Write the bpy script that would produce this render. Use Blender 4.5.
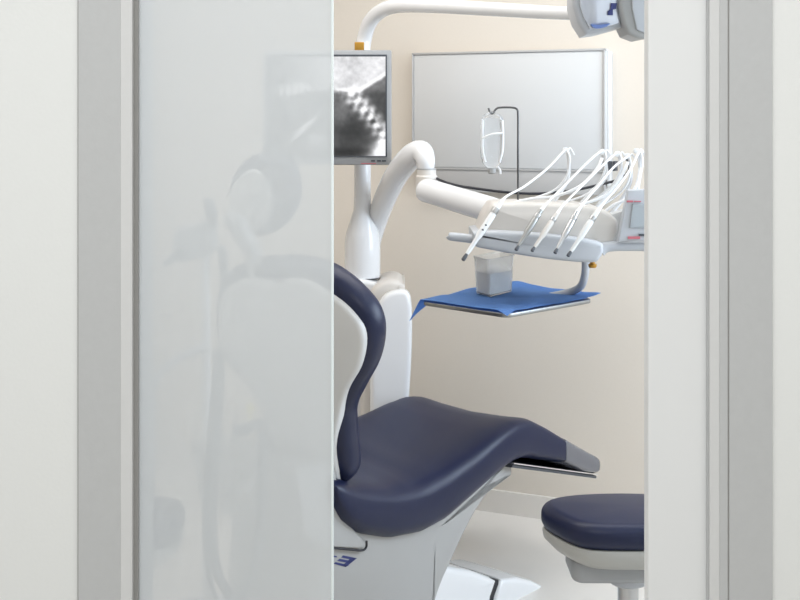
import bpy, bmesh, math, random
from mathutils import Vector, Matrix, noise
random.seed(7)
for o in list(bpy.data.objects): bpy.data.objects.remove(o)
S = bpy.context.scene
COL = S.collection
V = Vector
F = 1200.0; H = 1.5; YH = 120.0

# ------------------------------------------------------------ camera
cd = bpy.data.cameras.new('camera'); cam = bpy.data.objects.new('camera', cd); COL.objects.link(cam)
cam.location = (0, 0, H); cam.rotation_euler = (math.pi/2, 0, 0)
cd.sensor_width = 36; cd.lens = F/800*36; cd.shift_y = -(300-YH)/800
cd.clip_start = 0.05
S.camera = cam
# ------------------------------------------------------------ world and exposure
w = bpy.data.worlds.new('sky'); S.world = w; w.use_nodes = True
w.node_tree.nodes['Background'].inputs[0].default_value = (0.80, 0.88, 1.0, 1)
w.node_tree.nodes['Background'].inputs[1].default_value = 1.2
S.view_settings.view_transform = 'Standard'; S.view_settings.look = 'None'
S.view_settings.gamma = 1; S.view_settings.exposure = 0.0; S.view_settings.use_curve_mapping = False
# ------------------------------------------------------------ large lights
def area(name, loc, rot, sx, sy, power, color):
    l = bpy.data.lights.new(name, 'AREA'); l.shape = 'RECTANGLE'; l.size = sx; l.size_y = sy
    l.energy = power; l.color = color
    o = bpy.data.objects.new(name, l); COL.objects.link(o); o.location = loc; o.rotation_euler = rot
    return o
PI = math.pi
area('window_daylight', (2.26, 2.95, 1.65), (0, PI/2, 0), 1.5, 0.95, 52, (0.72, 0.85, 1.0))
area('surgery_ceiling_fill', (-0.45, 3.45, 2.66), (0, 0, 0), 3.0, 0.9, 37, (1.0, 0.97, 0.94))  # added area light under the closed ceiling, no fitting modelled
area('corridor_ceiling_fill', (0.0, 0.55, 2.66), (0, 0, 0), 3.6, 1.2, 60, (0.985, 0.995, 1.0))  # added light above the corridor, neither daylight nor a modelled lamp

# ------------------------------------------------------------ helpers
def P(px, py, D): return V(((px-400)/F*D, D, H-(py-YH)/F*D))
def ray(px, py): return V(((px-400)/F, 1, -(py-YH)/F))
def on_plane(px, py, p0, n):
    d = ray(px, py); c = V((0, 0, H)); return c + d*((p0-c).dot(n)/d.dot(n))
MATS = {}
def mat(name, col, rough=0.5, metal=0.0, spec=0.5, bump=0.0, bscale=60, var=0.0, coat=0.0, trans=0.0, sheen=0.0, ior=1.45, alpha=1.0):
    m = bpy.data.materials.new(name); m.use_nodes = True
    nt = m.node_tree; b = nt.nodes['Principled BSDF']
    b.inputs['Base Color'].default_value = (*col, 1); b.inputs['Roughness'].default_value = rough
    b.inputs['Metallic'].default_value = metal; b.inputs['Specular IOR Level'].default_value = spec
    b.inputs['Coat Weight'].default_value = coat; b.inputs['Transmission Weight'].default_value = trans
    b.inputs['IOR'].default_value = ior; b.inputs['Alpha'].default_value = alpha
    tc = nt.nodes.new('ShaderNodeTexCoord'); nz = nt.nodes.new('ShaderNodeTexNoise')
    nz.inputs['Scale'].default_value = bscale; nz.inputs['Detail'].default_value = 3
    nt.links.new(tc.outputs['Object'], nz.inputs['Vector'])
    if var:
        mx = nt.nodes.new('ShaderNodeMix'); mx.data_type = 'RGBA'
        mx.inputs[6].default_value = (*[c*(1-var) for c in col], 1)
        mx.inputs[7].default_value = (*[min(1, c*(1+var)) for c in col], 1)
        nt.links.new(nz.outputs['Fac'], mx.inputs[0]); nt.links.new(mx.outputs[2], b.inputs['Base Color'])
    if bump:
        bp = nt.nodes.new('ShaderNodeBump'); bp.inputs['Strength'].default_value = bump; bp.inputs['Distance'].default_value = 0.002
        nt.links.new(nz.outputs['Fac'], bp.inputs['Height']); nt.links.new(bp.outputs[0], b.inputs['Normal'])
    MATS[name] = m; return m
mat('corridor_paint', (0.77, 0.775, 0.76), 0.85, bump=0.1, bscale=150, var=0.01)
mat('room_paint', (0.69, 0.63, 0.555), 0.8, bump=0.1, bscale=120, var=0.015, spec=0.3)
mat('ceiling_paint', (0.82, 0.82, 0.80), 0.9)
mat('floor_vinyl', (0.74, 0.70, 0.65), 0.35, bscale=4, var=0.05)
mat('corridor_floor', (0.62, 0.60, 0.57), 0.45, bscale=5, var=0.05)
mat('frame_grey', (0.505, 0.51, 0.51), 0.55, bump=0.15, bscale=90, var=0.03)
mat('frame_light', (0.64, 0.64, 0.635), 0.5, bscale=90, var=0.02)
mat('seal_grey', (0.30, 0.295, 0.285), 0.8)
mat('door_white', (0.76, 0.765, 0.765), 0.45, bscale=3, var=0.01)
mat('white_lacquer', (0.74, 0.74, 0.745), 0.22, spec=0.5, bscale=3, var=0.01, coat=0.3)
mat('white_plastic', (0.66, 0.66, 0.65), 0.32, bscale=5, var=0.01)
mat('warm_plastic', (0.61, 0.575, 0.535), 0.4, bscale=5, var=0.01)
mat('grey_plastic', (0.36, 0.36, 0.355), 0.4, bscale=5, var=0.02)
mat('pale_grey_plastic', (0.46, 0.475, 0.50), 0.35, bscale=5, var=0.02)
mat('stool_grey', (0.40, 0.395, 0.37), 0.5)
mat('shell_shaded', (0.38, 0.375, 0.365), 0.4, bscale=4, var=0.01)  # white shell darkened in its colour, shade on the door-facing parts
mat('silver_plastic', (0.32, 0.325, 0.33), 0.45, metal=0.1, bscale=5, var=0.02)
mat('dark_plastic', (0.06, 0.065, 0.075), 0.4)
mat('black_rubber', (0.02, 0.02, 0.025), 0.5)
mat('navy_leather', (0.009, 0.013, 0.042), 0.38, spec=0.42, bump=0.12, bscale=260, var=0.08)
mat('steel', (0.45, 0.45, 0.45), 0.28, metal=1.0, bscale=30, var=0.03)
mat('dark_steel', (0.12, 0.12, 0.12), 0.4, metal=0.7)
mat('dull_steel', (0.30, 0.30, 0.29), 0.38, metal=0.9, bscale=30, var=0.05)
mat('chrome', (0.80, 0.80, 0.82), 0.12, metal=1.0)
mat('brass', (0.45, 0.24, 0.04), 0.35, metal=0.6)
mat('blue_cloth', (0.17, 0.33, 0.68), 0.8, bump=0.5, bscale=220, var=0.12, spec=0.2)
mat('grey_cover_plastic', (0.12, 0.12, 0.135), 0.16, coat=0.6, bscale=20, var=0.05)
mat('milk_panel', (0.60, 0.60, 0.595), 0.5, bscale=2, var=0.01)
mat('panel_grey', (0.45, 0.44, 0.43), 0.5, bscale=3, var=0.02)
mat('lens_glass', (0.60, 0.63, 0.70), 0.1, metal=0.35, coat=1.0, bscale=6, var=0.06)
mat('mark_blue', (0.035, 0.045, 0.16), 0.5)
mat('crescent_blue', (0.13, 0.20, 0.45), 0.3)
mat('mark_red', (0.50, 0.14, 0.17), 0.5)
mat('display_grey', (0.36, 0.39, 0.41), 0.2)
mat('hose_white', (0.76, 0.76, 0.76), 0.35)
mat('hose_grey', (0.10, 0.105, 0.11), 0.5)
mat('gauze_grey', (0.62, 0.62, 0.62), 0.9, bump=0.8, bscale=120, var=0.2)
mat('clear_glass', (0.93, 0.94, 0.94), 0.25, trans=0.9, ior=1.3)
mat('clear_poly', (0.93, 0.95, 0.97), 0.08, trans=0.85, ior=1.25)
mat('glass_edge', (0.80, 0.87, 0.87), 0.15, coat=0.5)
mat('yellow_plastic', (0.75, 0.62, 0.12), 0.4)

def frosted(name, clear):
    m = bpy.data.materials.new(name); m.use_nodes = True; nt = m.node_tree; N = nt.nodes; L = nt.links
    N.remove(N['Principled BSDF']); out = N['Material Output']
    tr = N.new('ShaderNodeBsdfTransparent'); tr.inputs[0].default_value = (1, 1, 1, 1)
    df = N.new('ShaderNodeBsdfDiffuse'); df.inputs[0].default_value = (0.885, 0.925, 0.95, 1)
    tl = N.new('ShaderNodeBsdfTranslucent'); tl.inputs[0].default_value = (0.86, 0.88, 0.90, 1)
    gl = N.new('ShaderNodeBsdfGlossy'); gl.inputs[1].default_value = 0.25
    fr = N.new('ShaderNodeFresnel'); fr.inputs[0].default_value = 1.45
    nz = N.new('ShaderNodeTexNoise'); nz.inputs['Scale'].default_value = 400
    cr = N.new('ShaderNodeMapRange'); cr.inputs[3].default_value = clear-0.01; cr.inputs[4].default_value = clear+0.01
    L.new(nz.outputs['Fac'], cr.inputs[0])
    m1 = N.new('ShaderNodeMixShader'); m1.inputs[0].default_value = 0.30
    L.new(df.outputs[0], m1.inputs[1]); L.new(tl.outputs[0], m1.inputs[2])
    m2 = N.new('ShaderNodeMixShader'); L.new(cr.outputs[0], m2.inputs[0])
    L.new(m1.outputs[0], m2.inputs[1]); L.new(tr.outputs[0], m2.inputs[2])
    m3 = N.new('ShaderNodeMixShader'); L.new(fr.outputs[0], m3.inputs[0])
    L.new(m2.outputs[0], m3.inputs[1]); L.new(gl.outputs[0], m3.inputs[2])
    L.new(m3.outputs[0], out.inputs['Surface']); MATS[name] = m
frosted('frosted_glass', 0.40)

ORG = {}
def tag(o, label=None, cat=None, group=None, kind=None):
    if label: o['label'] = label
    if cat: o['category'] = cat
    if group: o['group'] = group
    if kind: o['kind'] = kind
    return o
def empty(name, loc, label, cat, group=None):
    o = bpy.data.objects.new(name, None); COL.objects.link(o); o.location = loc; o.empty_display_size = 0.1
    ORG[o.name] = V(loc); tag(o, label, cat, group); return o
def obj(name, bm, m, parent=None, smooth=True, origin=None, label=None):
    """links a bmesh (world coordinates) as one object; its origin follows its parent or the given point"""
    bmesh.ops.recalc_face_normals(bm, faces=bm.faces[:])
    org = ORG[parent.name] if parent else (V(origin) if origin is not None else V((0, 0, 0)))
    bmesh.ops.translate(bm, verts=bm.verts[:], vec=-org)
    me = bpy.data.meshes.new(name); bm.to_mesh(me); bm.free()
    mm = m if isinstance(m, (list, tuple)) else [m]
    for k in mm: me.materials.append(MATS[k])
    if smooth:
        for p in me.polygons: p.use_smooth = True
        try: me.set_sharp_from_angle(angle=math.radians(38))
        except Exception: pass
    o = bpy.data.objects.new(name, me); COL.objects.link(o)
    if parent: o.parent = parent
    else: o.location = org
    ORG[o.name] = org.copy()
    if label: o['label'] = label
    return o
def NB(): return bmesh.new()
def box(bm, a, b, bevel=0.0, M=None, seg=2):
    r = bmesh.ops.create_cube(bm, size=1)
    vs = r['verts']; a = V(a); b = V(b); c = (a+b)/2; s = b-a
    for v in vs: v.co = V((v.co.x*s.x+c.x, v.co.y*s.y+c.y, v.co.z*s.z+c.z))
    if bevel:
        es = list({e for v in vs for e in v.link_edges})
        r = bmesh.ops.bevel(bm, geom=es, offset=bevel, segments=seg, affect='EDGES', profile=0.5)
        vs = list({v for f in r['faces'] for v in f.verts} | {v for v in vs if v.is_valid})
    if M is not None:
        for v in vs:
            if v.is_valid: v.co = M @ v.co
    return bm
def bridge(bm, rings, cap=True, closed=True):
    rr = [[bm.verts.new(p) for p in ring] for ring in rings]
    n = len(rr[0])
    for a, b in zip(rr, rr[1:]):
        for i in range(n if closed else n-1):
            j = (i+1) % n
            try: bm.faces.new((a[i], a[j], b[j], b[i]))
            except ValueError: pass
    if cap:
        for ring, flip in ((rr[0], True), (rr[-1], False)):
            try: bm.faces.new(ring[::-1] if flip else ring)
            except ValueError: pass
    return rr
def catmull(pts, k=6, closed=False):
    pts = [V(p) for p in pts]; n = len(pts); out = []
    rng = range(n) if closed else range(n-1)
    for i in rng:
        if closed: a, b, c, d = (pts[(i+q) % n] for q in (-1, 0, 1, 2))
        else: a = pts[max(i-1, 0)]; b = pts[i]; c = pts[i+1]; d = pts[min(i+2, n-1)]
        for q in range(k):
            t = q/k; out.append(0.5*((2*b)+(c-a)*t+(2*a-5*b+4*c-d)*t*t+(3*b-a-3*c+d)*t**3))
    if not closed: out.append(pts[-1].copy())
    return out
def tube(bm, pts, rad, k=6, sides=14, smooth=True):
    """round tube along points; rad is one radius or one per point"""
    pts = [V(p) for p in pts]
    rs = list(rad) if isinstance(rad, (list, tuple)) else [rad]*len(pts)
    p4 = [V((*p, r)) for p, r in zip(pts, rs)]
    if smooth and len(pts) > 2: p4 = catmull(p4, k)
    ps = [V(p[:3]) for p in p4]; rr = [max(p[3], 1e-4) for p in p4]
    rings = []; up = None
    for i, p in enumerate(ps):
        t = (ps[min(i+1, len(ps)-1)]-ps[max(i-1, 0)]).normalized()
        if up is None:
            up = V((0, 0, 1)) if abs(t.z) < 0.9 else V((1, 0, 0))
        a = t.cross(up).normalized(); up = a.cross(t).normalized()
        rings.append([p+(a*math.cos(q*2*PI/sides)+up*math.sin(q*2*PI/sides))*rr[i] for q in range(sides)])
    bridge(bm, rings); return bm
def lathe(bm, c, prof, axis=V((0, 0, 1)), sides=28):
    axis = V(axis).normalized(); a = axis.orthogonal().normalized(); b = axis.cross(a)
    bridge(bm, [[V(c)+axis*z+(a*math.cos(q*2*PI/sides)+b*math.sin(q*2*PI/sides))*max(r, 1e-4) for q in range(sides)] for r, z in prof])
    return bm
def offset2(pts, d):
    n = len(pts); area2 = sum(pts[i].x*pts[(i+1) % n].y-pts[(i+1) % n].x*pts[i].y for i in range(n))
    s = 1 if area2 > 0 else -1; out = []
    for i in range(n):
        t = (pts[(i+1) % n]-pts[i-1]).normalized(); nn = V((-t.y, t.x))*s
        out.append(pts[i]+nn*d)
    return out
def inflate(bm, outl, o, ax, ay, n, t0, t1, r, crown0=0.0, crown1=0.0, seg=5):
    """solid with a rounded rim: a 2-D outline in the plane (o, ax, ay) given thickness t0..t1 along n"""
    outl = [V(p[:2]) for p in outl]; c = sum(outl, V((0, 0)))/len(outl)
    L = []
    def ring(pp, t): L.append([o+ax*p.x+ay*p.y+n*t for p in pp])
    inner = offset2(outl, r)
    for f, h in ((0.15, 1), (0.45, .85), (0.8, .38)):
        ring([c+(p-c)*f for p in inner], t0-crown0*h)
    for i in range(seg+1):
        a = i/seg*PI/2; ring(offset2(outl, r*(1-math.sin(a))), t0+r*(1-math.cos(a)))
    for i in range(seg+1):
        a = PI/2-i/seg*PI/2; ring(offset2(outl, r*(1-math.sin(a))), t1-r*(1-math.cos(a)))
    for f, h in ((0.8, .38), (0.45, .85), (0.15, 1)):
        ring([c+(p-c)*f for p in inner], t1+crown1*h)
    bridge(bm, L); return bm
X, Y, Z = V((1, 0, 0)), V((0, 1, 0)), V((0, 0, 1))
def px_outline(pts, D, k=4, smooth=True):
    """traced outline as metres in the vertical plane at distance D facing the door"""
    q = [V((P(x, y, D).x, P(x, y, D).z)) for x, y in pts]
    return catmull([V((*p, 0)) for p in q], k, True) if smooth else q
def slab(bm, pts, D0, D1, r, k=4, smooth=True, crown0=0, crown1=0):
    return inflate(bm, px_outline(pts, D0, k, smooth), V((0, 0, 0)), X, Z, Y, D0, D1, r, crown0, crown1)
def lerp(tab, s):
    if s <= tab[0][0]: return tab[0][1]
    for (a, b), (c, d) in zip(tab, tab[1:]):
        if s <= c: return b+(d-b)*(s-a)/(c-a)
    return tab[-1][1]

# ============================================================ THE SETTING
DW = 2.0                       # distance of the doorway
def xw(px): return (px-400)/600.0
A0, B0 = 4.76, 0.444           # far wall: y = A0 - B0*x
WD = V((1, -B0, 0)).normalized(); WN = V((-B0, -1, 0)).normalized()
def wallp(x): return V((x, A0-B0*x, 0))
def struct(name, bm, m, smooth=False, origin=None):
    o = obj(name, bm, m, None, smooth, origin); o['kind'] = 'structure'; return o
# far wall, thick
def far_prism(x0, x1, z0, z1, d0, d1, bm=None):
    bm = bm or NB(); a = wallp(x0); b = wallp(x1)
    q = [a+WN*d0, b+WN*d0, b+WN*d1, a+WN*d1]
    bridge(bm, [[p+Z*z0 for p in q], [p+Z*z1 for p in q]]); return bm
struct('wall_back', far_prism(-2.6, 2.6, 0, 2.7, -0.12, 0), 'room_paint')
bm = far_prism(-2.2, 2.3, 0, 0.085, 0, 0.014); struct('baseboard_back', bm, 'floor_vinyl')
bm = NB(); box(bm, (-2.32, 2.11, 0), (-2.2, 5.74, 2.7)); struct('wall_left', bm, 'room_paint')
bm = NB()
box(bm, (2.3, 2.11, 0), (2.42, 3.75, 0.9)); box(bm, (2.3, 2.11, 2.4), (2.42, 3.75, 2.7))
box(bm, (2.3, 2.11, 0.9), (2.42, 2.45, 2.4)); box(bm, (2.3, 3.45, 0.9), (2.42, 3.75, 2.4))
struct('wall_right', bm, 'room_paint')
bm = NB()
for a, b in (((2.32, 2.45, 0.9), (2.38, 2.50, 2.4)), ((2.32, 3.40, 0.9), (2.38, 3.45, 2.4)), ((2.32, 2.50, 0.9), (2.38, 3.40, 0.95)), ((2.32, 2.50, 2.35), (2.38, 3.40, 2.4))): box(bm, a, b, 0.004)
struct('window_1', bm, 'white_plastic')
bm = NB(); box(bm, (-2.6, 2.06, -0.1), (2.6, 5.95, 0)); struct('floor', bm, 'floor_vinyl')
bm = NB(); box(bm, (-2.4, -1.9, -0.1), (2.4, 2.06, 0)); struct('floor_corridor', bm, 'corridor_floor')
bm = NB(); box(bm, (-2.6, -1.9, 2.7), (2.6, 5.95, 2.8)); struct('ceiling', bm, 'ceiling_paint')
# corridor
bm = NB(); box(bm, (-2.4, -1.9, 0), (-2.3, 2.0, 2.7)); struct('wall_corridor_left', bm, 'corridor_paint')
bm = NB(); box(bm, (2.3, -1.9, 0), (2.4, 2.0, 2.7)); struct('wall_corridor_right', bm, 'corridor_paint')
bm = NB(); box(bm, (-2.3, -1.9, 0), (2.3, -1.8, 2.7)); struct('wall_corridor_back', bm, 'corridor_paint')
# the wall with the doorway
FL, FR = xw(78), xw(772); TOP = 2.14
bm = NB()
box(bm, (-2.4, 2.0, 0), (FL, 2.11, 2.7)); box(bm, (FR, 2.0, 0), (2.4, 2.11, 2.7)); box(bm, (FL, 2.0, TOP+0.06), (FR, 2.11, 2.7))
struct('wall_front', bm, 'corridor_paint')
def jamb(name, x0, steps):
    """stepped door jamb; steps are (x_from, x_to, front face y, material index)"""
    bm = NB(); n0 = 0
    for a, b, y, mi in steps:
        box(bm, (min(a, b), y, 0), (max(a, b), 2.13, TOP), 0.0002, seg=1)
        bm.faces.ensure_lookup_table()
        for f in bm.faces[n0:]: f.material_index = mi
        n0 = len(bm.faces)
    return struct(name, bm, ['frame_grey', 'frame_light', 'seal_grey'])
jamb('trim_1', 0, [(FL+0.0018, xw(121), 1.995, 0), (xw(121), xw(132.5), 1.9956, 1), (xw(132.5), xw(137), 2.007, 2), (FL, FL+0.0018, 1.9975, 2)])
jamb('trim_2', 0, [(xw(728.5), FR-0.001, 1.995, 0), (xw(727), xw(728.5), 1.9965, 2), (xw(719), xw(727), 1.9958, 0), (xw(709), xw(719), 1.9965, 1), (xw(707.5), xw(709), 2.0, 0), (FR-0.001, FR, 1.9975, 0)])
bm = NB(); box(bm, (FL, 1.995, TOP), (FR, 2.13, TOP+0.06), 0.002); struct('trim_3', bm, 'frame_grey')
# door leaves
bm = NB(); box(bm, (xw(135.5), 2.012, 0.012), (xw(331), 2.022, TOP), 0.0006, seg=1); d1 = struct('door_1', bm, 'frosted_glass')
bm = NB(); box(bm, (xw(330.6), 2.0115, 0.012), (xw(333.1), 2.0225, TOP), 0.0012)
e = obj('glass_edge', bm, 'glass_edge', d1); e['label'] = 'pale green polished glass edge'
bm = NB(); box(bm, (xw(644)*1.021, 2.008, 0.012), (xw(712), 2.042, TOP), 0.002); struct('door_2', bm, 'door_white')

# ============================================================ LAMP DIFFUSER MATERIAL (unused, no ceiling lamp is built)
def emis(name, col, s):
    m = bpy.data.materials.new(name); m.use_nodes = True; b = m.node_tree.nodes['Principled BSDF']
    b.inputs['Base Color'].default_value = (0.8, 0.8, 0.8, 1)
    b.inputs['Emission Color'].default_value = (*col, 1); b.inputs['Emission Strength'].default_value = s; MATS[name] = m
emis('lamp_diffuser', (1, 0.98, 0.94), 3.0)

# ============================================================ LIGHT BOX ON THE FAR WALL
def wall_px(px, py, off=0.0):
    return on_plane(px, py, wallp(0)+WN*off, WN)
def wall_xs(px, off=0.0):
    p = wall_px(px, 100, off); return (p-wallp(0)).dot(WD)
OFF = 0.055
def wbox(bm, x0, x1, z0, z1, d0, d1, bev=0.0):
    M = Matrix((( WD.x, WN.x, 0, wallp(0).x), (WD.y, WN.y, 0, wallp(0).y), (0, 0, 1, 0), (0, 0, 0, 1)))
    return box(bm, (x0, d0, z0), (x1, d1, z1), bev, M)
xa, xb = wall_xs(412, OFF), wall_xs(606, OFF)
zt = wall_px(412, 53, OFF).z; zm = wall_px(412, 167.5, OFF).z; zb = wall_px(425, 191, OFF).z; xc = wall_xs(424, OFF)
lb = empty('light_box', wallp(0)+WD*(xa+xb)/2+Z*zb, 'wide unlit white radiograph light box mounted on the beige wall', 'light box')
bm = NB(); wbox(bm, xa, xb, zm-0.004, zt, 0.0, OFF-0.006, 0.004); obj('housing', bm, 'white_plastic', lb)
bm = NB(); wbox(bm, xa+0.008, xb-0.012, zm+0.004, zt-0.009, OFF-0.008, OFF-0.002, 0.001); obj('screen', bm, 'milk_panel', lb, label='pale grey translucent viewing screen')
bm = NB(); wbox(bm, xc, xb-0.004, zb, zm-0.003, 0, OFF-0.002, 0.002); obj('lower_strip', bm, 'panel_grey', lb, label='darker grey strip below the screen')  # plain darker grey box below the screen
bm = NB()
for q in ((xa, xb, zt-0.008, zt), (xa, xa+0.006, zm, zt), (xb-0.010, xb-0.004, zb, zt), (xa, xb, zm-0.005, zm)):
    wbox(bm, q[0], q[1], q[2], q[3], OFF-0.01, OFF+0.003, 0.001)
obj('bezel', bm, 'panel_grey', lb)
bm = NB(); wbox(bm, xb, xb+0.012, zb+0.03, zt-0.01, 0.0, OFF-0.012, 0.003); obj('side_trim', bm, 'white_lacquer', lb)
zz = wall_px(612, 166, OFF).z; bm = NB()
wbox(bm, wall_xs(608, OFF), wall_xs(612, OFF), zz-0.018, zz+0.018, OFF-0.01, OFF+0.012, 0.002)
wbox(bm, wall_xs(613, OFF), wall_xs(616, OFF), zz-0.018, zz+0.018, OFF-0.03, OFF+0.008, 0.002)
obj('socket', bm, 'dark_plastic', lb, label='small dark plug socket')

# ============================================================ DENTAL UNIT: cabinet, column, swing arm, console
UD = 4.15
unit = empty('dental_unit', (P(365, 300, UD+0.15).x, UD+0.15, 0), 'glossy white dental unit whose swing arm carries the instrument console behind the chair', 'dental unit')
bm = NB()
slab(bm, [(272, 300), (285, 283), (320, 279), (360, 279), (380, 284), (390, 290), (392, 330), (392, 400), (388, 551), (284, 551), (272, 420)], UD+0.03, UD+0.30, 0.014, 1, False)
obj('cabinet', bm, 'white_lacquer', unit)
bm = NB()
prof = [(368, 298), (375, 286), (390, 280), (402, 284), (405, 296), (404, 400), (398, 552), (366, 552), (360, 400), (362, 320)]
slab(bm, prof, UD-0.01, UD+0.26, 0.022, 5); obj('cabinet_side', bm, 'warm_plastic', unit)
bm = NB()
prof = [(374, 316), (382, 298), (395, 291), (407, 292), (411.5, 304), (412, 340), (409, 400), (398, 553), (372, 553), (370, 420), (370, 345)]
slab(bm, prof, UD-0.05, UD+0.02, 0.018, 5); obj('cabinet_cover', bm, 'white_lacquer', unit, label='rounded white cover panel')
CD = UD+0.12; R = CD/F
base = P(362.5, 275, CD)
bm = NB(); lathe(bm, base-Z*0.006, [(17.6*R, 0), (17.6*R, 0.004), (17.9*R, 0.008), (17.9*R, 34*R), (16.5*R, 44*R), (12.5*R, 56*R), (9.2*R, 66*R), (8.8*R, 72*R), (8.6*R, 80*R)])
obj('column_base', bm, 'white_lacquer', unit)
bm = NB(); lathe(bm, base-Z*0.010, [(17.0*R, 0), (17.0*R, 0.006)]); obj('column_seal', bm, 'dark_plastic', unit)
bm = NB(); lathe(bm, base, [(8.4*R, 70*R), (8.4*R, 150*R)]); obj('column', bm, 'white_lacquer', unit)
# swing arm
pts = [(365, 284, 8, 4.38), (368, 262, 8.5, 4.36), (372, 240, 9.3, 4.33), (378, 218, 10.3, 4.28), (386, 196, 11.2, 4.20), (397, 174, 12, 4.10), (411, 157, 12.5, 4.0), (421, 152, 11.5, 3.95), (425.5, 160, 9.5, 3.92), (426, 170, 8.2, 3.92)]
bm = NB(); tube(bm, [P(a, b, d) for a, b, r, d in pts], [r*d/F for a, b, r, d in pts], 7, 20); arm = obj('swing_arm', bm, 'white_lacquer', unit)
bm = NB(); p = P(426.5, 188, 3.92); lathe(bm, p, [(9.5*R, -0.03), (10*R, -0.02), (10*R, 0.038), (9*R, 0.042), (8.7*R, 0.060)]); obj('arm_joint', bm, 'warm_plastic', arm)
bm = NB(); lathe(bm, p, [(8.9*R, 0.060), (8.9*R, 0.064)]); obj('joint_ring', bm, 'grey_plastic', arm)
pts = [(421, 190, 6, 3.9), (424, 190.5, 11, 3.89), (432, 192, 12, 3.86), (455, 199, 12.5, 3.78), (485, 208, 13, 3.66), (510, 216, 13, 3.58)]
bm = NB(); tube(bm, [P(a, b, d) for a, b, r, d in pts], [r*d/F for a, b, r, d in pts], 5, 20); obj('console_arm', bm, 'white_lacquer', unit)
# console
KD = 3.40
bm = NB(); slab(bm, [(489, 207), (500, 203), (545, 203), (590, 206), (612, 214), (620, 226), (612, 246), (598, 252), (550, 250), (500, 246), (478, 242), (479, 228)], KD, KD+0.18, 0.02, 4, crown0=0.012)
console = obj('console_body', bm, 'warm_plastic', unit)
bm = NB(); slab(bm, [(473, 237), (480, 231), (545, 234), (596, 241), (604, 248), (600, 259), (590, 263), (545, 259), (490, 250), (475, 246)], KD-0.05, KD+0.16, 0.012, 3); obj('console_shelf', bm, 'pale_grey_plastic', unit)  # darker bluish tone stands for shade on the shelf's downward face
bm = NB(); tube(bm, [P(448, 236, KD-0.02), P(450, 236.4, KD-0.02), P(465, 238, KD-0.02), P(485, 241, KD-0.02)], [0.006, 0.0115, 0.0125, 0.0125], 4); obj('handle', bm, 'pale_grey_plastic', unit)
bm = NB(); tube(bm, [P(600, 250, KD), P(606, 247, KD), P(620, 246, KD), P(668, 246, KD), P(672, 246, KD)], [0.02, 0.016, 0.0145, 0.0145, 0.008], 4); obj('handle', bm, 'pale_grey_plastic', unit)
# control panel on the right
bm = NB(); slab(bm, [(628, 190), (672, 188), (674, 240), (618, 242)], 3.36, 3.39, 0.006, 1, False); cp = obj('control_panel', bm, 'pale_grey_plastic', unit)
bm = NB(); slab(bm, [(633, 204), (668, 204), (668, 228), (630, 228)], 3.354, 3.362, 0.001, 1, False); obj('display', bm, 'display_grey', cp)
for q in ((627, 633, 200.5, 202.3), (628, 640, 236.5, 239), (634, 641, 201, 202)):
    bm = NB(); a = P(q[0], q[3], 3.356); b = P(q[1], q[2], 3.356); box(bm, (a.x, 3.355, a.z), (b.x, 3.361, b.z)); obj('red_mark', bm, 'mark_red', cp)
bm = NB(); a = P(639, 236, 3.356); b = P(646, 234, 3.356); box(bm, (a.x, 3.355, a.z), (b.x, 3.361, b.z)); obj('button', bm, 'dark_plastic', cp)
bm = NB(); slab(bm, [(611, 214), (628, 209), (626, 244), (606, 246)], 3.41, 3.46, 0.006, 1, False); obj('panel_bracket', bm, 'white_plastic', unit)
# tray arm
bm = NB(); tube(bm, [P(585, 250, 3.50), P(585.5, 262, 3.50), P(585, 274, 3.52), P(581, 286, 3.56), P(570, 292, 3.60), P(548, 297, 3.62)], 0.0115, 6); obj('tray_arm', bm, 'pale_grey_plastic', unit)
bm = NB(); p = P(592.5, 262, 3.42); lathe(bm, p, [(0.010, -0.016), (0.012, -0.012), (0.012, -0.006), (0.007, -0.004), (0.007, 0.002), (0.012, 0.004), (0.012, 0.014)]); obj('air_coupling', bm, 'brass', unit, label='small brass and steel hose coupling')
# bottle hook
hk = [P(518, 206, 3.52), P(518, 150, 3.52), P(518, 116, 3.52), P(517, 109.5, 3.52), P(512, 107.5, 3.52), P(500, 107.5, 3.52), P(496, 109, 3.52), P(492.5, 113.5, 3.52), P(490, 112, 3.52), P(488.5, 108, 3.52)]
bm = NB(); tube(bm, hk, 0.0032, 5, 10); obj('bottle_hook', bm, 'dark_steel', unit)
# whip arms over the console
whips = [(566, 150, 548, 202), (603, 152, 575, 206), (618, 154, 590, 210), (628, 156, 606, 214), (637, 151, 618, 218)]
for i, (tx, ty, bx_, by_) in enumerate(whips):
    D = 3.50
    bm = NB(); tube(bm, [P(bx_, by_+6, D), P(bx_+14, by_-12, D), P(tx+2.5, ty+26, D), P(tx+2, ty+6, D), P(tx, ty, D)], [0.007, 0.006, 0.0052, 0.0048, 0.0045], 6, 10)
    wp = obj('whip_arm', bm, 'white_lacquer', unit)
    bm = NB(); lathe(bm, P(tx-0.5, ty, D)-Y*0.008, [(0.003, 0), (0.0085, 0.001), (0.0085, 0.015), (0.003, 0.016)], Y, 14)
    tube(bm, [P(tx+1, ty+4, D), P(tx+4, ty-2, D), P(tx+8, ty+5, D)], 0.0026, 4, 8); obj('roller', bm, 'hose_white', wp)

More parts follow.
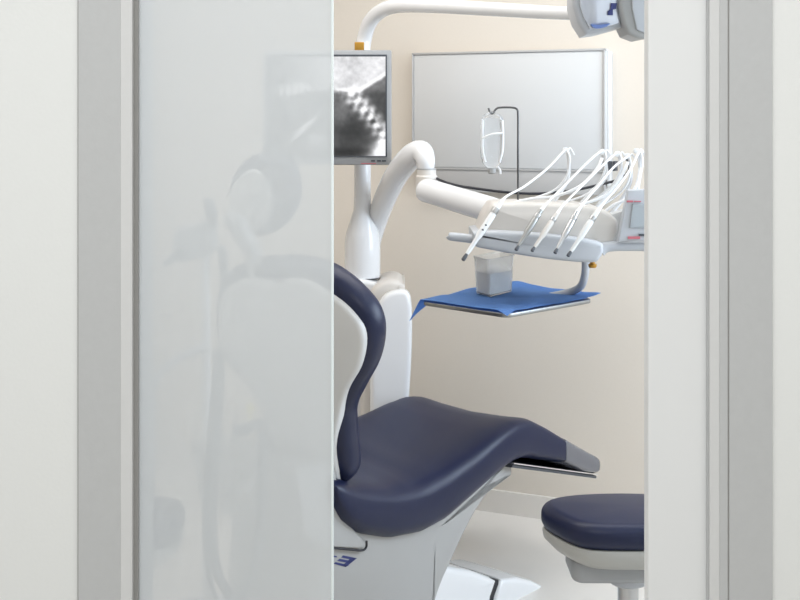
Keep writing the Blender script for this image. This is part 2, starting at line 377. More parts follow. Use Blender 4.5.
# ============================================================ HANDPIECES with their hoses
def handpiece(label, top, tip, r, body, tipmat, hose, extra=None, D=3.31):
    t = P(*top, D+0.03); e = P(*tip, D-0.02); ax = (t-e)
    root = empty('dental_handpiece', t, label, 'handpiece', 'handpieces hanging on the console')
    L = ax.length; ax = ax.normalized(); bm = NB()
    lathe(bm, e, [(r*0.5, 0.10*L), (r*0.66, 0.16*L), (r*0.7, 0.36*L), (r, 0.42*L), (r*1.05, 0.75*L), (r*0.85, 0.84*L), (r*0.8, L)], ax, 16); obj('handle', bm, body, root)
    bm = NB(); lathe(bm, e, [(r*0.3, -0.002), (r*0.62, 0.0), (r*0.62, 0.05*L), (r*0.45, 0.11*L)], ax, 14); obj('head', bm, tipmat, root)
    bm = NB(); lathe(bm, e, [(r*1.02, 0.80*L), (r*1.08, 0.81*L), (r*1.08, 0.88*L), (r*0.9, 0.89*L)], ax, 16); obj('collar', bm, 'steel', root)
    bm = NB(); h = [t-ax*0.004]+[P(a, b, d) for a, b, d in hose]; tube(bm, h, [r*0.75]+[0.0034]*(len(h)-1), 7, 10); obj('hose', bm, 'hose_white', root)
    if extra: extra(root, e, ax, L, r)
    return root
def dots(root, e, ax, L, r):
    for f in (0.52, 0.60):
        bm = NB(); lathe(bm, e+ax*L*f-Y*r*0.9-X*0.001, [(0.0012, -0.0022), (0.0032, -0.0012), (0.0032, 0.003)], Y, 12); obj('button', bm, 'dark_plastic', root)
handpiece('slim white handpiece with two dark buttons, hanging lowest, above the clear beaker', (501, 202), (463, 260), 0.0092, 'hose_white', 'dark_plastic',
          [(507, 196, 3.36), (525, 186, 3.42), (548, 168, 3.47), (562, 153, 3.49), (566, 150, 3.495), (569.5, 158, 3.49), (567, 175, 3.49), (556, 189, 3.5), (538, 197, 3.5), (518, 203, 3.5)], dots)
handpiece('dull grey metal handpiece between the white one with buttons and the slender steel ones', (541, 210), (516, 250), 0.0085, 'dull_steel', 'dark_plastic',
          [(548, 202, 3.36), (566, 184, 3.42), (588, 162, 3.47), (600, 152, 3.49), (604, 151, 3.495), (606, 160, 3.49), (602, 178, 3.49), (590, 192, 3.5), (572, 200, 3.5), (552, 204, 3.5)])
handpiece('thin pale handpiece with a small black tip, third from the clear beaker', (557, 214), (532, 251), 0.0078, 'warm_plastic', 'dark_plastic',
          [(564, 204, 3.36), (582, 186, 3.42), (600, 168, 3.47), (614, 155, 3.49), (619, 153, 3.495), (621.5, 164, 3.49), (616, 180, 3.49), (602, 194, 3.5), (588, 202, 3.5), (570, 208, 3.5)])
handpiece('bright steel handpiece with a notched neck, second from the control panel', (577, 212), (555, 253), 0.0085, 'steel', 'dark_plastic',
          [(583, 204, 3.36), (598, 186, 3.42), (613, 168, 3.47), (626, 158, 3.49), (629, 157, 3.495), (631, 168, 3.49), (627, 184, 3.49), (616, 196, 3.5), (602, 205, 3.5), (588, 211, 3.5)])
handpiece('pale steel handpiece with a dark ring, nearest the control panel', (597, 212), (568, 256), 0.0085, 'white_plastic', 'dark_plastic',
          [(604, 203, 3.36), (617, 188, 3.42), (631, 168, 3.47), (638, 154, 3.49), (641, 152, 3.495), (642, 166, 3.49), (637, 184, 3.49), (628, 198, 3.5), (614, 206, 3.5), (602, 213, 3.5)])
# loose looping supply hoses lying across the console top
for k, (pp) in enumerate([[(505, 205, 3.45), (530, 199, 3.46), (556, 196, 3.46), (580, 186, 3.46), (596, 170, 3.47), (602, 158, 3.48)],
                          [(556, 214, 3.42), (580, 205, 3.44), (604, 196, 3.46), (620, 178, 3.47), (628, 162, 3.48)],
                          [(598, 218, 3.42), (612, 206, 3.43), (626, 199, 3.44), (636, 186, 3.46), (640, 168, 3.47)]]):
    bm = NB(); tube(bm, [P(*q) for q in pp], 0.0045, 6, 10); obj('supply_hose', bm, 'hose_white', unit)

# black cable behind
bm = NB(); tube(bm, [P(430, 172, 3.99), P(438, 179, 3.9), P(455, 185, 3.85), (P(480, 189, 3.82)), P(510, 192.5, 3.8), P(540, 193.5, 3.8), P(575, 190, 3.8), P(600, 184.5, 3.8), P(620, 179, 3.8), P(628.5, 171, 3.8), P(629, 164, 3.8), P(626, 158, 3.8)], 0.0042, 6, 10)
tag(obj('black_cable', bm, 'black_rubber', None, origin=P(430, 172, 3.9)), 'thin black cable sagging behind the swing arm and hoses', 'cable')

# infusion bottle
BD = 3.52; bc = P(492, 114, BD)
bt = empty('infusion_bottle', bc, 'clear plastic infusion bottle hanging neck down from the metal hook', 'bottle')
s = BD/F
bm = NB()
prof = [(10.5*s, -4*s), (11.5*s, -10*s), (11.8*s, -18*s), (11*s, -22*s), (11.8*s, -26*s), (11.6*s, -38*s), (10*s, -48*s), (6*s, -53*s), (4.2*s, -55*s)]
def oval(bm, c, prof, fy=0.6):
    bridge(bm, [[c+V((math.cos(q*PI/14)*r, math.sin(q*PI/14)*r*fy, z)) for q in range(28)] for r, z in prof])
oval(bm, bc, [(8*s, -2.5*s)]+prof); obj('body', bm, 'clear_poly', bt)
bm = NB(); oval(bm, bc, [(3.6*s, -54*s), (4.2*s, -55*s), (4.2*s, -59*s), (3.2*s, -60*s)], 1); obj('cap', bm, 'grey_plastic', bt, label='grey cap')
bm = NB(); tube(bm, [bc+V((5*s, 0, -53*s)), bc+V((7.5*s, 0, -56*s)), bc+V((8*s, 0, -60*s))], 1.6*s, 4, 10); obj('port', bm, 'hose_white', bt)
bm = NB()
for sx in (-1, 1): tube(bm, [bc+V((sx*9.5*s, 0, -12*s)), bc+V((sx*9*s, -0.004, -4*s)), bc+V((sx*5*s, -0.004, -0.5*s)), bc+V((0, 0, 1.8*s))], 1.5*s, 5, 10)
obj('hanger', bm, 'clear_poly', bt)
bm = NB()
for sx in (-1, 1): tube(bm, [bc+V((sx*9.6*s, -0.012, -6*s)), bc+V((sx*10.2*s, -0.013, -18*s)), bc+V((sx*9.8*s, -0.013, -36*s)), bc+V((sx*7*s, -0.012, -48*s))], 1.6*s, 5, 10)
tube(bm, [bc+V((-10*s, -0.02, -24*s)), bc+V((0, -0.026, -20*s)), bc+V((10*s, -0.02, -19*s))], 1.1*s, 5, 8)
obj('rim', bm, 'hose_white', bt)

# ============================================================ TRAY, CLOTH, BEAKER
TZ = 0.975
def onz(px, py, z):
    D = F*(H-z)/(py-YH); return V(((px-400)/F*D, D, z))
tf, tl, trr = onz(507, 313, TZ), onz(420, 300, TZ), onz(602, 299, TZ); tb = tl+trr-tf
tray = empty('instrument_tray', (tf+tb)/2-Z*0.014, 'square metal instrument tray under the blue cloth, carried by the console', 'tray')
u = (tl-tf); v = (trr-tf); uu = u.normalized(); vv = (v-uu*v.dot(uu)).normalized(); ul, vl = u.length, v.length
def rrect(a, b, r, k=5):
    out = []
    for cx, cy, st in ((a-r, b-r, 0), (r, b-r, 1), (r, r, 2), (a-r, r, 3)):
        for i in range(k+1):
            t = (st+i/k)*PI/2; out.append(V((cx+r*math.cos(t), cy+r*math.sin(t))))
    return out
bm = NB(); inflate(bm, rrect(ul, vl, 0.025), tf-Z*TZ, uu, vv, Z, TZ-0.015, TZ-0.002, 0.004); obj('tray_plate', bm, 'dull_steel', tray)
bm = NB(); box(bm, (-0.05, -0.05, TZ-0.03), (0.05, 0.05, TZ-0.0145), 0.006, Matrix.Translation(V(((tf+tb).x/2, (tf+tb).y/2, 0)))); obj('mount', bm, 'pale_grey_plastic', tray)
bm = NB(); n1, n2 = 48, 52; g = []
for i in range(n1+1):
    row = []
    for j in range(n2+1):
        a = -0.004+(ul+0.045)*i/n1; b = -0.004+(vl+0.035)*j/n2
        z = TZ+0.0035; q = tf+uu*a+vv*b
        over_a = max(0, a-ul+0.004); over_b = max(0, b-vl+0.006)
        z += 0.0035*noise.noise(V((a*14, b*14, 3)))+0.006*max(0, noise.noise(V((a*7+3, b*6, 9))))
        z += 0.012*math.exp(-((a-ul*0.93)/0.04)**2)*max(0, math.sin(b*15+0.6))*(b/vl > 0.35)
        z -= 1.6*over_a*math.exp(-max(0, b)/0.09)      # the left side hangs down over the tray edge
        z += 0.15*over_b
        if a < 0.03 and b < 0.03: z -= 0.008*(1-a/0.03)*(1-b/0.03)
        z = max(z, TZ+0.001) if (a < ul and b < vl and not (a < 0.03 and b < 0.03)) else z
        row.append(bm.verts.new(V((q.x, q.y, z))))
    g.append(row)
for i in range(n1):
    for j in range(n2): bm.faces.new((g[i][j], g[i+1][j], g[i+1][j+1], g[i][j+1]))
bmesh.ops.solidify(bm, geom=bm.faces[:], thickness=0.0012)
tag(obj('tray_cloth', bm, 'blue_cloth', None, origin=(tf+tb)/2), 'blue surgical cloth spread over the metal tray, one corner hanging down', 'cloth')
# beaker
bz = TZ+0.006
c1, c2, c3 = onz(489, 297.5, bz), onz(475, 293, bz), onz(513, 291.5, bz); c4 = c2+c3-c1; cc = (c1+c2+c3+c4)/4
bk = empty('beaker', V((cc.x, cc.y, bz)), 'small clear plastic beaker with grey contents standing on the blue cloth', 'beaker')
def bring(z, f, inset=0.0, k=4):
    cs = [c1, c3, c4, c2]; out = []
    for i in range(4):
        p = cs[i]; a = cs[i-1]; b = cs[(i+1) % 4]
        da = (a-p).normalized(); db = (b-p).normalized(); r = 0.010
        for q in range(k+1):
            t = q/k; m = p+da*r*(1-t)**2+db*r*t**2
            m = cc+(m-cc)*(f-inset); out.append(V((m.x, m.y, z)))
    return out
bh = 0.112
bm = NB(); bridge(bm, [bring(bz, 0.94), bring(bz+0.002, 0.97), bring(bz+bh*0.96, 1.08), bring(bz+bh*0.965, 1.13), bring(bz+bh, 1.13), bring(bz+bh, 1.09), bring(bz+bh*0.96, 1.045), bring(bz+0.006, 0.93), bring(bz+0.005, 0.9)])
obj('cup', bm, 'clear_glass', bk)
bm = NB(); bridge(bm, [bring(bz+0.007, 0.90), bring(bz+0.062, 0.95), bring(bz+0.066, 0.93), bring(bz+0.069, 0.6), bring(bz+0.067, 0.2)]); obj('contents', bm, 'gauze_grey', bk, label='grey contents')

# ============================================================ MONITOR
MD = 4.08
mon = empty('monitor', P(326, 165, MD), 'silver framed monitor showing a grey skull X-ray, partly behind the frosted glass', 'monitor')
def pbox(bm, x0, x1, y0, y1, D, th, bev): a = P(x0, y1, D); b = P(x1, y0, D); return box(bm, (a.x, D, a.z), (b.x, D+th, b.z), bev)
bm = NB(); pbox(bm, 262.5, 391.5, 50, 165, MD, 0.05, 0.006)
obj('casing', bm, 'silver_plastic', mon)
bm = NB(); sx0, sx1, sy0, sy1 = 268, 385.5, 56.5, 156
for q in ((sx0-1, sx1+1.5, sy0-2, sy0), (sx0-1, sx1+1.5, sy1, sy1+1), (sx0-1.5, sx0, sy0, sy1), (sx1, sx1+1.5, sy0, sy1)): pbox(bm, *q, MD-0.003, 0.006, 0.0005)
obj('screen_border', bm, 'dark_plastic', mon)
bm = NB(); NXs, NYs = 150, 126; cl = bm.loops.layers.color.new('Col'); gg = []
def G(x, y, cx, cy, sx, sy, rot=0):
    dx, dy = x-cx, y-cy; c, s_ = math.cos(rot), math.sin(rot); a = (dx*c+dy*s_)/sx; b = (-dx*s_+dy*c)/sy; return math.exp(-(a*a+b*b))
def fbm(x, y, sc, z=0): return noise.fractal(V((x/sc, y/sc, z)), 1.0, 2.0, 4)
def sst(a, b, x): t = max(0, min(1, (x-a)/(b-a))); return t*t*(3-2*t)
def xray(x, y):
    v = 0.57+0.07*fbm(x, y, 30)-0.06*sst(80, 150, y)
    jaw = y-(92-0.62*max(0, x-360))                       # white cranium above a falling line
    v += 0.36*(1-sst(-4, 3, jaw+2*fbm(x, y, 9, 5)))*sst(296, 334, x)
    v += 0.20*(1-sst(-2, 4, jaw))*sst(275, 300, x)*(1-sst(296, 334, x))
    edge = abs(y-(90-0.62*max(0, x-360)))
    v += 0.30*math.exp(-(edge/1.8)**2)*sst(330, 350, x)
    d = ((x-350)*0.78-(y-92)*0.62)                        # spine band running down to the right
    al = (x-350)*0.62+(y-92)*0.78
    band = math.exp(-(d/8.5)**2)*sst(-6, 4, al)
    v += band*(0.36+0.30*math.sin(al*0.62+0.5)*math.cos(d*0.35)+0.22*fbm(x, y, 5, 2))
    v -= 0.16*sst(6, 14, d)*sst(88, 95, y)
    v -= 0.26*G(x, y, 352, 128, 16, 16)+0.30*G(x, y, 350, 152, 26, 5)
    v += 0.12*G(x, y, 343, 118, 7, 12)
    v += 0.85*G(x, y, 384, 150, 17, 9, -0.5)
    v += 0.75*G(x, y, 292, 90, 16, 5, -0.15)*(0.7+0.5*math.sin(x*0.9))+0.6*G(x, y, 304, 128, 18, 3.2, -0.75)+0.35*G(x, y, 316, 140, 10, 9)
    v -= 0.12*G(x, y, 276, 120, 9, 40)
    v += 0.05*fbm(x, y, 5, 7)
    return max(0.02, min(1, v))
for i in range(NXs+1):
    row = []
    for j in range(NYs+1):
        px_ = sx0+(sx1-sx0)*i/NXs; py_ = sy0+(sy1-sy0)*j/NYs; row.append((bm.verts.new(P(px_, py_, MD-0.0006)), xray(px_, py_)))
    gg.append(row)
for i in range(NXs):
    for j in range(NYs):
        q = (gg[i][j], gg[i+1][j], gg[i+1][j+1], gg[i][j+1]); f = bm.faces.new([a[0] for a in q])
        for lp, a in zip(f.loops, q): c = a[1]**1.6; lp[cl] = (c, c, c*1.01, 1)
m = bpy.data.materials.new('xray_screen'); m.use_nodes = True; nt = m.node_tree; b = nt.nodes['Principled BSDF']
at = nt.nodes.new('ShaderNodeVertexColor'); at.layer_name = 'Col'; b.inputs['Base Color'].default_value = (0.02, 0.02, 0.02, 1); b.inputs['Roughness'].default_value = 0.3
nt.links.new(at.outputs[0], b.inputs['Emission Color']); b.inputs['Emission Strength'].default_value = 0.95; MATS['xray_screen'] = m
sc = obj('screen', bm, 'xray_screen', mon, smooth=False, label='screen with a lateral skull X-ray')
for x0 in (371, 377, 382): bm = NB(); pbox(bm, x0, x0+4, 160, 161.6, MD-0.003, 0.005, 0.0008); obj('button', bm, 'dark_plastic', mon)
bm = NB(); pbox(bm, 361, 376, 163.2, 164.0, MD-0.001, 0.003, 0); obj('red_mark', bm, 'mark_red', mon)
bm = NB(); pbox(bm, 340, 385, 90, 135, MD+0.045, 0.04, 0.006); obj('mount_plate', bm, 'grey_plastic', mon)
bm = NB(); pbox(bm, 354.5, 364, 42, 50.5, MD+0.01, 0.03, 0.002); obj('clip', bm, 'brass', mon, label='small gold coloured clip on the top edge')

# ============================================================ OPERATING LIGHT
LD = CD
lamp = empty('operating_light', P(362, 125, LD), 'white overhead operating light on a long curved tubular arm', 'operating light')
pts = [(362.5, 128, 8.2, LD), (362.5, 90, 8.0, LD), (362.5, 55, 7.6, LD), (364.5, 38, 7.5, LD), (370, 22, 7.5, LD-0.03), (381, 11, 7.4, LD-0.08), (397, 6, 7.3, LD-0.15), (430, 6, 7.0, LD-0.30), (480, 8.5, 7, LD-0.5), (540, 12, 6.8, LD-0.72), (585, 14, 6.6, LD-0.92)]
bm = NB(); tube(bm, [P(a, b, d) for a, b, r, d in pts], [r*d/F for a, b, r, d in pts], 7, 20); obj('arm', bm, 'white_lacquer', lamp)
HD = 3.15
bm = NB(); slab(bm, [(573, -42), (573, 6), (578, 23), (586, 35), (599, 33.5), (623, 27), (628, -42)], HD, HD+0.13, 0.015, 1, False, crown1=0.03); hd = obj('lamp_head', bm, 'pale_grey_plastic', lamp)
bm = NB(); slab(bm, [(580, -38), (580, 5), (584, 18), (590, 29), (600, 29), (620, 23), (623, -38)], HD-0.008, HD+0.003, 0.003, 1, False, crown0=0.012); obj('front_glass', bm, 'lens_glass', hd, label='glossy bluish reflector glass')
bm = NB(); slab(bm, [(591, 24.3), (600, 24.8), (610, 23.2), (607, 26.5), (600, 28.3), (594, 27.8)], HD-0.022, HD-0.006, 0.0005, 2); obj('blue_crescent', bm, 'crescent_blue', hd)  # reflection-like blue crescent, shaped as a slab on the glass
bm = NB()
slab(bm, [(611, 3), (617, 3), (616, 9), (613, 9.5), (613, 15), (608, 15), (608, 11), (611, 9)], HD-0.024, HD-0.012, 0.0005, 1, False); obj('reflection_mark', bm, 'mark_blue', hd)  # dark reflection in the lamp glass, modelled as a coloured slab
bm = NB(); slab(bm, [(620, -38), (619, 8), (623, 24), (628, 34.5), (640, 39), (655, 36), (662, 20), (662, -38)], HD-0.03, HD+0.10, 0.012, 1, False); yk = obj('yoke', bm, 'grey_plastic', lamp)
bm = NB(); slab(bm, [(633, -36), (632, 8), (637, 30), (648, 34), (657, 18), (657, -36)], HD-0.036, HD-0.02, 0.003, 1, False); obj('yoke_cap', bm, 'pale_grey_plastic', yk)

# ============================================================ DENTAL CHAIR
TH = math.radians(48); h = V((math.cos(TH), math.sin(TH), 0)); wv = V((math.sin(TH), -math.cos(TH), 0))
N0 = V((-0.155, 3.10, 0)); HWS = 0.25
def near(px, py, inset=0.0):
    p0 = N0-wv*inset; p = on_plane(px, py, p0, wv); return ((p-p0).dot(h), p.z)
def seg_tab(pts, inset=0.0): return [near(a, b, inset) for a, b in pts]
ctr = N0-wv*HWS
chair = empty('dental_chair', V((ctr.x, ctr.y, 0))+h*0.4, 'navy upholstered dental chair with white back shell, facing away from the door', 'dental chair')
top = seg_tab([(337, 474), (360, 481), (400, 484), (425, 479), (450, 465), (480, 444), (505, 426), (520, 419), (533, 419), (548, 427), (566, 439), (585, 450), (600, 459)])
bot = seg_tab([(337, 498), (341, 515), (352, 532), (368, 542), (400, 547), (430, 541), (452, 529), (480, 503), (500, 482), (515, 468), (530, 461), (548, 463), (566, 465), (588, 475), (600, 475)])
S0 = top[0][0]; S1 = near(566, 450)[0]; S2 = near(601, 460)[0]
hwt = [(S0, HWS), (S2, HWS)]
def section(s, hw, zt, zb, e=3.6, n=44, far=0.0, cx=0.0, dish=0.0):
    c = ctr+h*s; a = (zt-zb)/2; m = (zt+zb)/2; ring = []
    for q in range(n):
        t = q*2*PI/n; ct, st = math.cos(t), math.sin(t)
        x = math.copysign(abs(ct)**(2/e), ct); z = math.copysign(abs(st)**(2/e), st)
        zz = m+a*z
        if z > 0: zz += far*(1-x)*0.5-dish*(1-x*x)*z
        fw = 1.0 if x > 0 else lerp([(0.0, 0.25), (0.12, 0.55), (0.36, 1.0)], s)   # the rear narrows on the far side
        ring.append(c+wv*(x*hw*fw)+Z*zz)
    return ring
def far_lift(s): return lerp([(0, 0.09), (0.36, 0.095), (0.51, 0.052), (0.75, 0.006), (0.92, 0), (1.3, 0)], s)
def loft_pad(s0, s1, n, capn=6, capr=0.05, e=3.6, grow=0.0, endr=None):
    rings = []; endr = endr or capr
    ss = [s0+capr*(1-math.cos(i/capn*PI/2)) for i in range(capn)]+[s0+capr+(s1-s0-capr-endr)*i/n for i in range(n+1)]+[s1-endr*(1-math.sin(i/capn*PI/2)) for i in range(1, capn+1)]
    for s in ss:
        k = 1.0
        if s < s0+capr: k = math.sqrt(max(0.0, 1-((s0+capr-s)/capr)**2))
        if s > s1-endr: k = math.sqrt(max(0.0, 1-((s-s1+endr)/endr)**2))
        k = max(k, 0.04); zt = lerp(top, s)+grow; zb = lerp(bot, s)-grow; m = (zt+zb)/2; a = (zt-zb)/2
        hw = lerp(hwt, s)+grow
        rings.append(section(s, hw-(1-k)*min(capr, endr)*0.9, m+a*(0.25+0.75*k)+lerp([(0.7, 0), (0.85, 0.010), (1.3, 0.010)], s), m-a*(0.25+0.75*k), lerp([(0.6, 3.6), (0.9, 6), (1.2, 6)], s), far=far_lift(s), dish=0.026*k))
    bm = NB(); bridge(bm, rings); return bm
obj('seat', loft_pad(S0+0.002, S1+0.02, 34, capr=0.045, endr=0.02), 'navy_leather', chair)
obj('foot_cover', loft_pad(S1, S2, 12, capr=0.006, endr=0.022, grow=0.002), 'grey_cover_plastic', chair, label='glossy grey plastic foot cover')
# thin dark rail under the leg rest
bm = NB(); a0 = near(513, 466, 0.01); a1 = near(597, 477, 0.01); rings = []
for i in range(15):
    f = i/14; s_ = a0[0]+(a1[0]-a0[0])*f; z_ = a0[1]+(a1[1]-a0[1])*f; hw = lerp(hwt, s_)-0.012
    rings.append(section(s_, hw, z_+0.006, z_-0.008, 6))
bridge(bm, rings); obj('leg_rest_tray', bm, 'dark_plastic', chair)
bm = NB(); rings = []
for i in range(15):
    f = i/14; s_ = a0[0]+(a1[0]-a0[0])*f; z_ = a0[1]+(a1[1]-a0[1])*f+0.009; hw = lerp(hwt, s_)-0.006
    rings.append(section(s_, hw, z_+0.003, z_-0.004, 6))
bridge(bm, rings); obj('chrome_rail', bm, 'chrome', chair)
# under-body with its slanted front
def side_loft(pts, in0, in1, r, k=4, smooth=True, inset_map=None):
    """side profile traced on the chair's near side, given real width from in0 to in1 (measured inwards)"""
    q = [V((*near(a, b, in0 if inset_map is None else inset_map), 0)) for a, b in pts]
    if smooth: q = catmull(q, k, True)
    bm = NB(); return inflate(bm, q, V((N0.x, N0.y, 0)), h, Z, -wv, in0, in1, r)
obj('under_body', side_loft([(330, 510), (380, 505), (440, 500), (480, 478), (508, 464), (515, 468), (500, 484), (478, 515), (456, 560), (440, 600), (432, 640), (330, 640), (320, 570)], 0.045, 0.42, 0.035, 4), 'shell_shaded', chair)
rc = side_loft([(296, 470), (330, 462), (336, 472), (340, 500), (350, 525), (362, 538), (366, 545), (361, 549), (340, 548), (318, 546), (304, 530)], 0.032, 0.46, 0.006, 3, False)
obj('rear_cover', rc, 'shell_shaded', chair)
bm = NB(); lp = [(330, 547.5), (350, 549.5), (360, 550.5), (364.5, 549.5), (366.5, 546), (366.5, 541)]
pp = []
for a, b in lp: s_, z_ = near(a, b, 0.034); pp.append(N0-wv*0.034+h*s_+Z*z_)
tube(bm, pp, 0.0032, 4, 8); obj('cover_seam', bm, 'black_rubber', chair)
# the blue lettering on the flank
def flank_poly(bm, pts, ins=0.0435):
    vs = [];
    for q in (ins, ins+0.003):
        row = []
        for a, b in pts: s_, z_ = near(a, b, ins); row.append(N0-wv*q+h*s_+Z*z_)
        vs.append(row)
    bridge(bm, vs)
bm = NB()
for poly in ([(343.5, 555.5), (357, 558.2), (353.5, 560), (341.5, 557.6)], [(340, 558.8), (353, 561.3), (349.5, 563.3), (337.5, 560.8)], [(336, 562.2), (349, 565.2), (345.5, 567), (334, 563.8)], [(352, 557.4), (357, 558.2), (346, 567), (342.5, 565.9)],
             [(326, 554.5), (336.5, 556), (337.5, 557.5), (326, 556.3)], [(326, 560), (334, 559.6), (334, 561), (326, 561.5)]): flank_poly(bm, poly)
obj('lettering', bm, 'mark_blue', chair, smooth=False, label='dark blue slanted lettering')
# floor base
obj('base', side_loft([(380, 600), (420, 574), (445, 566), (470, 570), (490, 577), (495, 580), (490, 596), (480, 660), (380, 664)], 0.05, 0.30, 0.02, 1, False, 0.06), 'white_lacquer', chair)
obj('base_cover', side_loft([(500, 579), (516, 577), (530, 580), (542, 586), (551, 595), (558, 608), (562, 622), (488, 628), (494, 596)], 0.05, 0.30, 0.015, 1, False, 0.06), 'white_lacquer', chair)
obj('base_joint', side_loft([(470, 572), (499, 580), (496, 630), (470, 630)], 0.06, 0.28, 0.004, 1, False, 0.06), 'black_rubber', chair)
ftp = ctr; bm = NB()
fl = [V((0.0, -0.18)), V((0.35, -0.18)), V((0.40, 0)), V((0.35, 0.18)), V((0.0, 0.18)), V((-0.05, 0))]
inflate(bm, [V(p[:2]) for p in catmull([V((*p, 0)) for p in fl], 5, True)], V((ctr.x, ctr.y, 0)), h, -wv, Z, 0.0, 0.03, 0.01); obj('floor_plate', bm, 'pale_grey_plastic', chair)
bm = NB(); inflate(bm, rrect(0.5, 0.3, 0.05), V((ctr.x, ctr.y, 0))+h*0.02+wv*0.15, h, -wv, Z, 0.02, 0.30, 0.02); obj('pedestal', bm, 'white_plastic', chair)
# backrest
RC = math.radians(20)
bn = (h*math.cos(RC)+Z*math.sin(RC)).normalized(); bu = (-h*math.sin(RC)+Z*math.cos(RC)).normalized()
BP = P(343, 455, 3.11)
def back2(pts, p0, k=4):
    q = []
    for a, b in pts: p = on_plane(a, b, p0, bn)-p0; q.append(V((p.dot(wv), p.dot(bu), 0)))
    return [V(p[:2]) for p in catmull(q, k, True)]
pad = [(222, 275), (245, 266), (275, 264), (304, 268), (329, 281), (351, 301), (365, 321), (370, 345), (365, 372), (353, 395), (342, 420), (343, 450), (342, 486), (300, 490), (268, 474), (264, 440), (258, 412), (243, 390), (226, 370), (214, 345), (211, 320), (213, 292)]
bm = NB(); inflate(bm, back2(pad, BP), BP, wv, bu, bn, 0.0, 0.085, 0.036, 0, 0.0, 6); obj('backrest', bm, 'navy_leather', chair)
shell = [(232, 284), (250, 279), (262, 281), (275, 284), (288, 280), (306, 282), (328, 295), (346, 310), (359, 328), (362, 347), (357, 370), (345, 392), (337, 420), (333, 450), (336, 480), (330, 500), (300, 505), (272, 500), (266, 440), (260, 412), (245, 388), (229, 368), (219, 345), (216, 320), (219, 298)]
bm = NB(); BP2 = BP-bn*0.012; inflate(bm, back2(shell, BP2), BP2, wv, bu, bn, 0.0, 0.04, 0.012, 0.012, 0, 5); obj('back_shell', bm, 'white_plastic', chair)
# headrest
HP = P(262, 205, 3.12)+bn*0.02
hp = [(232, 170), (248, 159), (268, 162), (281, 172), (287, 190), (287, 210), (278, 228), (262, 239), (247, 238), (233, 226), (225, 208), (225, 188)]
bm = NB(); inflate(bm, back2(hp, HP), HP, wv, bu, bn, 0.0, 0.075, 0.034, 0, -0.01, 6); hr = obj('headrest', bm, 'navy_leather', chair)
hs = [(238, 178), (248, 171), (259, 174), (268, 188), (271, 206), (267, 222), (256, 232), (243, 232), (233, 220), (228, 204), (230, 188)]
HP2 = HP-bn*0.012; bm = NB(); inflate(bm, back2(hs, HP2), HP2, wv, bu, bn, 0.0, 0.03, 0.01, 0.012, 0, 5); obj('headrest_shell', bm, 'white_plastic', hr)
bm = NB(); tube(bm, [P(226, 215, 3.05), P(238, 225, 3.05), P(246, 240, 3.06), P(252, 250, 3.08)], [0.018, 0.026, 0.026, 0.020], 5); obj('headrest_hinge', bm, 'grey_plastic', hr)
bm = NB(); tube(bm, [P(252, 240, 3.09), P(255, 262, 3.10), P(257, 290, 3.12)], [0.016, 0.022, 0.028], 5); obj('headrest_stem', bm, 'grey_plastic', chair)

# ============================================================ ASSISTANT'S ELEMENT behind the frosted glass
AD = 3.55
ast = empty('suction_unit', (P(205, 300, AD).x, AD, 0), 'grey suction unit with hanging hoses, faint behind the frosted glass left of the chair', 'suction unit')
bm = NB(); slab(bm, [(173, 232), (184, 226), (208, 222), (214, 232), (214, 252), (200, 258), (176, 262)], AD, AD+0.08, 0.012, 3); obj('holder', bm, 'silver_plastic', ast)
bm = NB(); tube(bm, [P(163, 265, AD-0.01), P(170, 261, AD-0.01), P(182, 250, AD)], [0.008, 0.010, 0.012], 4); obj('nozzle', bm, 'hose_grey', ast)
bm = NB(); tube(bm, [P(208, 198, AD), P(211, 212, AD), P(214, 228, AD)], [0.014, 0.018, 0.012], 4); obj('nozzle', bm, 'hose_grey', ast)
bm = NB(); tube(bm, [P(222, 246, AD+0.02), P(223, 262, AD+0.02), P(225, 285, AD+0.02)], [0.012, 0.014, 0.010], 4); obj('handle', bm, 'hose_grey', ast)
bm = NB(); tube(bm, [P(205, 255, AD+0.03), P(205, 280, AD+0.03), P(206, 340, AD+0.03), P(206, 480, AD+0.03), P(206, 606, AD+0.03), P(206, 626, AD+0.03)], 0.014, 4); obj('post', bm, 'white_lacquer', ast)
bm = NB(); lathe(bm, V((P(206, 300, AD+0.03).x, AD+0.03, 0)), [(0.16, 0.0), (0.16, 0.02), (0.05, 0.035), (0.03, 0.06)]); obj('foot', bm, 'pale_grey_plastic', ast)
bm = NB(); tube(bm, [P(206, 346, AD+0.02), P(185, 355, AD), P(165, 368, AD), (P(153, 385, AD)), P(151, 415, AD), P(151, 470, AD), P(150, 520, AD)], 0.012, 6); obj('drain_tube', bm, 'pale_grey_plastic', ast)
HB = 2.92
hz = [(218, 352, 3.45), (220, 372, 3.2), (217, 420, HB), (213, 480, HB), (212, 530, HB), (217, 570, HB), (228, 592, HB), (238, 596, HB), (249, 582, HB), (258, 550, HB), (262, 500, HB), (262, 435, HB)]
bm = NB(); tube(bm, [P(*q) for q in hz], 0.0125, 6); obj('suction_hose', bm, 'hose_grey', ast)
hz = [(214, 352, 3.45), (214, 380, 3.2), (210, 430, HB+0.05), (205, 500, HB+0.05), (207, 560, HB+0.05), (220, 606, HB+0.05), (244, 612, HB+0.05), (262, 590, HB+0.05), (276, 560, HB+0.04)]
bm = NB(); tube(bm, [P(*q) for q in hz], 0.006, 6); obj('suction_hose', bm, 'hose_grey', ast)
bm = NB(); tube(bm, [P(233, 430, HB), P(242, 430, HB), P(252, 426, HB), P(262, 424, HB), P(268, 428, HB)], [0.016, 0.017, 0.013, 0.012, 0.006], 5); obj('hose_connector', bm, 'hose_grey', ast)
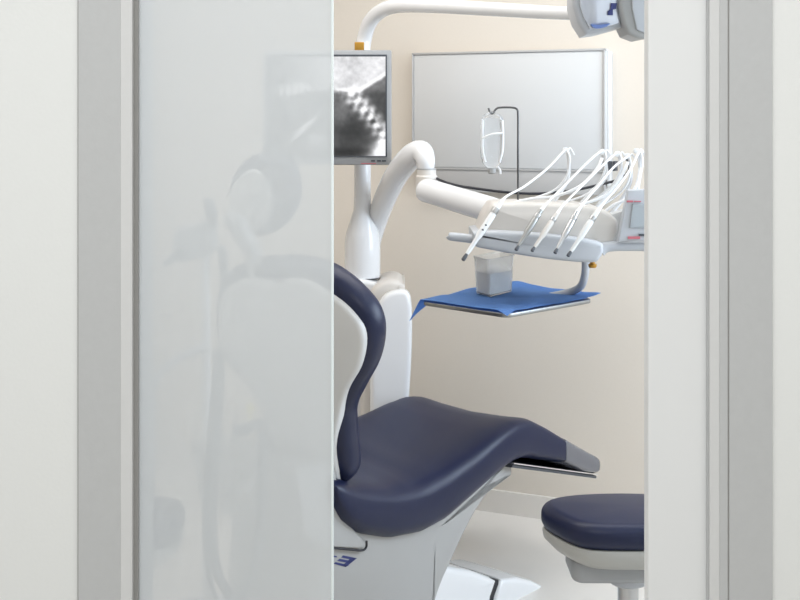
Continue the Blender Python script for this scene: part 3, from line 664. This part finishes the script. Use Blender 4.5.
bm = NB(); lathe(bm, P(250, 408, HB), [(0.004, -0.008), (0.010, -0.006), (0.010, 0.006), (0.004, 0.008)], Y, 14); tube(bm, [P(250, 408, HB), P(250, 426, HB)], 0.004); obj('valve_knob', bm, 'yellow_plastic', ast, label='small yellow knob')

# ============================================================ STOOLS
def make_stool(loc, label):
    """operator stool; built around its column"""
    root = empty('operator_stool', loc, label, 'stool', 'navy operator stools')
    c = V(loc); zt = 0.53
    pl = [(-0.205, 0.02), (-0.17, -0.10), (-0.135, -0.165), (-0.09, -0.19), (0.0, -0.195), (0.09, -0.19), (0.135, -0.165), (0.17, -0.10), (0.205, 0.02), (0.19, 0.10), (0.12, 0.155), (0.0, 0.175), (-0.12, 0.155), (-0.19, 0.10)]
    out = [V(p[:2]) for p in catmull([V((a*1.04, b*0.76, 0)) for a, b in pl], 4, True)]
    def scaled(f): return [p*f for p in out]
    bm = NB(); inflate(bm, out, c, X, Y, Z, zt-0.068, zt, 0.030, 0, 0.008, 7); obj('seat', bm, 'navy_leather', root)
    bm = NB(); bridge(bm, [[c+X*p.x*f+Y*p.y*f+Z*z for p in out] for f, z in ((0.97, zt-0.062), (0.985, zt-0.070), (0.97, zt-0.085), (0.86, zt-0.108), (0.80, zt-0.114), (0.5, zt-0.116))]); obj('seat_shell', bm, 'stool_grey', root)
    bm = NB(); inflate(bm, rrect(0.26, 0.16, 0.03), c+V((-0.15, -0.08, 0)), X, Y, Z, zt-0.165, zt-0.110, 0.012); obj('mechanism', bm, 'silver_plastic', root)
    bm = NB(); lathe(bm, c, [(0.044, zt-0.190), (0.052, zt-0.184), (0.054, zt-0.12)]); obj('column_cap', bm, 'pale_grey_plastic', root)
    bm = NB(); lathe(bm, c, [(0.026, 0.09), (0.026, zt-0.18)]); obj('gas_column', bm, 'steel', root)
    bm = NB(); lathe(bm, c, [(0.03, 0.065), (0.045, 0.07), (0.045, 0.11), (0.032, 0.125), (0.03, 0.2), (0.027, 0.21)]); obj('hub', bm, 'dark_plastic', root)
    for i in range(5):
        a = i*2*PI/5+0.3; d = V((math.cos(a), math.sin(a), 0))
        bm = NB(); tube(bm, [c+d*0.03+Z*0.095, c+d*0.15+Z*0.085, c+d*0.25+Z*0.066], [0.019, 0.016, 0.013], 4); lg = obj('leg', bm, 'steel', root)
        bm = NB(); sd = V((-d.y, d.x, 0)); lathe(bm, c+d*0.245+Z*0.0255-sd*0.02, [(0.01, 0), (0.025, 0.003), (0.025, 0.015), (0.012, 0.018), (0.012, 0.022), (0.025, 0.025), (0.025, 0.037), (0.01, 0.04)], sd, 20)
        tube(bm, [c+d*0.245+Z*0.025, c+d*0.245+Z*0.07], 0.008); obj('castor', bm, 'black_rubber', lg)
    return root
st = make_stool((0.572, 3.01, 0), 'navy padded operator stool with grey under-shell standing in the open gap')
def copy_tree(o, parent=None):
    c = o.copy(); COL.objects.link(c); c.parent = parent
    for ch in list(o.children): copy_tree(ch, c)
    return c
s2 = copy_tree(st); s2.location = (-0.73, 2.95, 0); s2.rotation_euler = (0, 0, 0.5)
s2['label'] = 'navy operator stool seen faintly through the frosted glass beside the door frame'
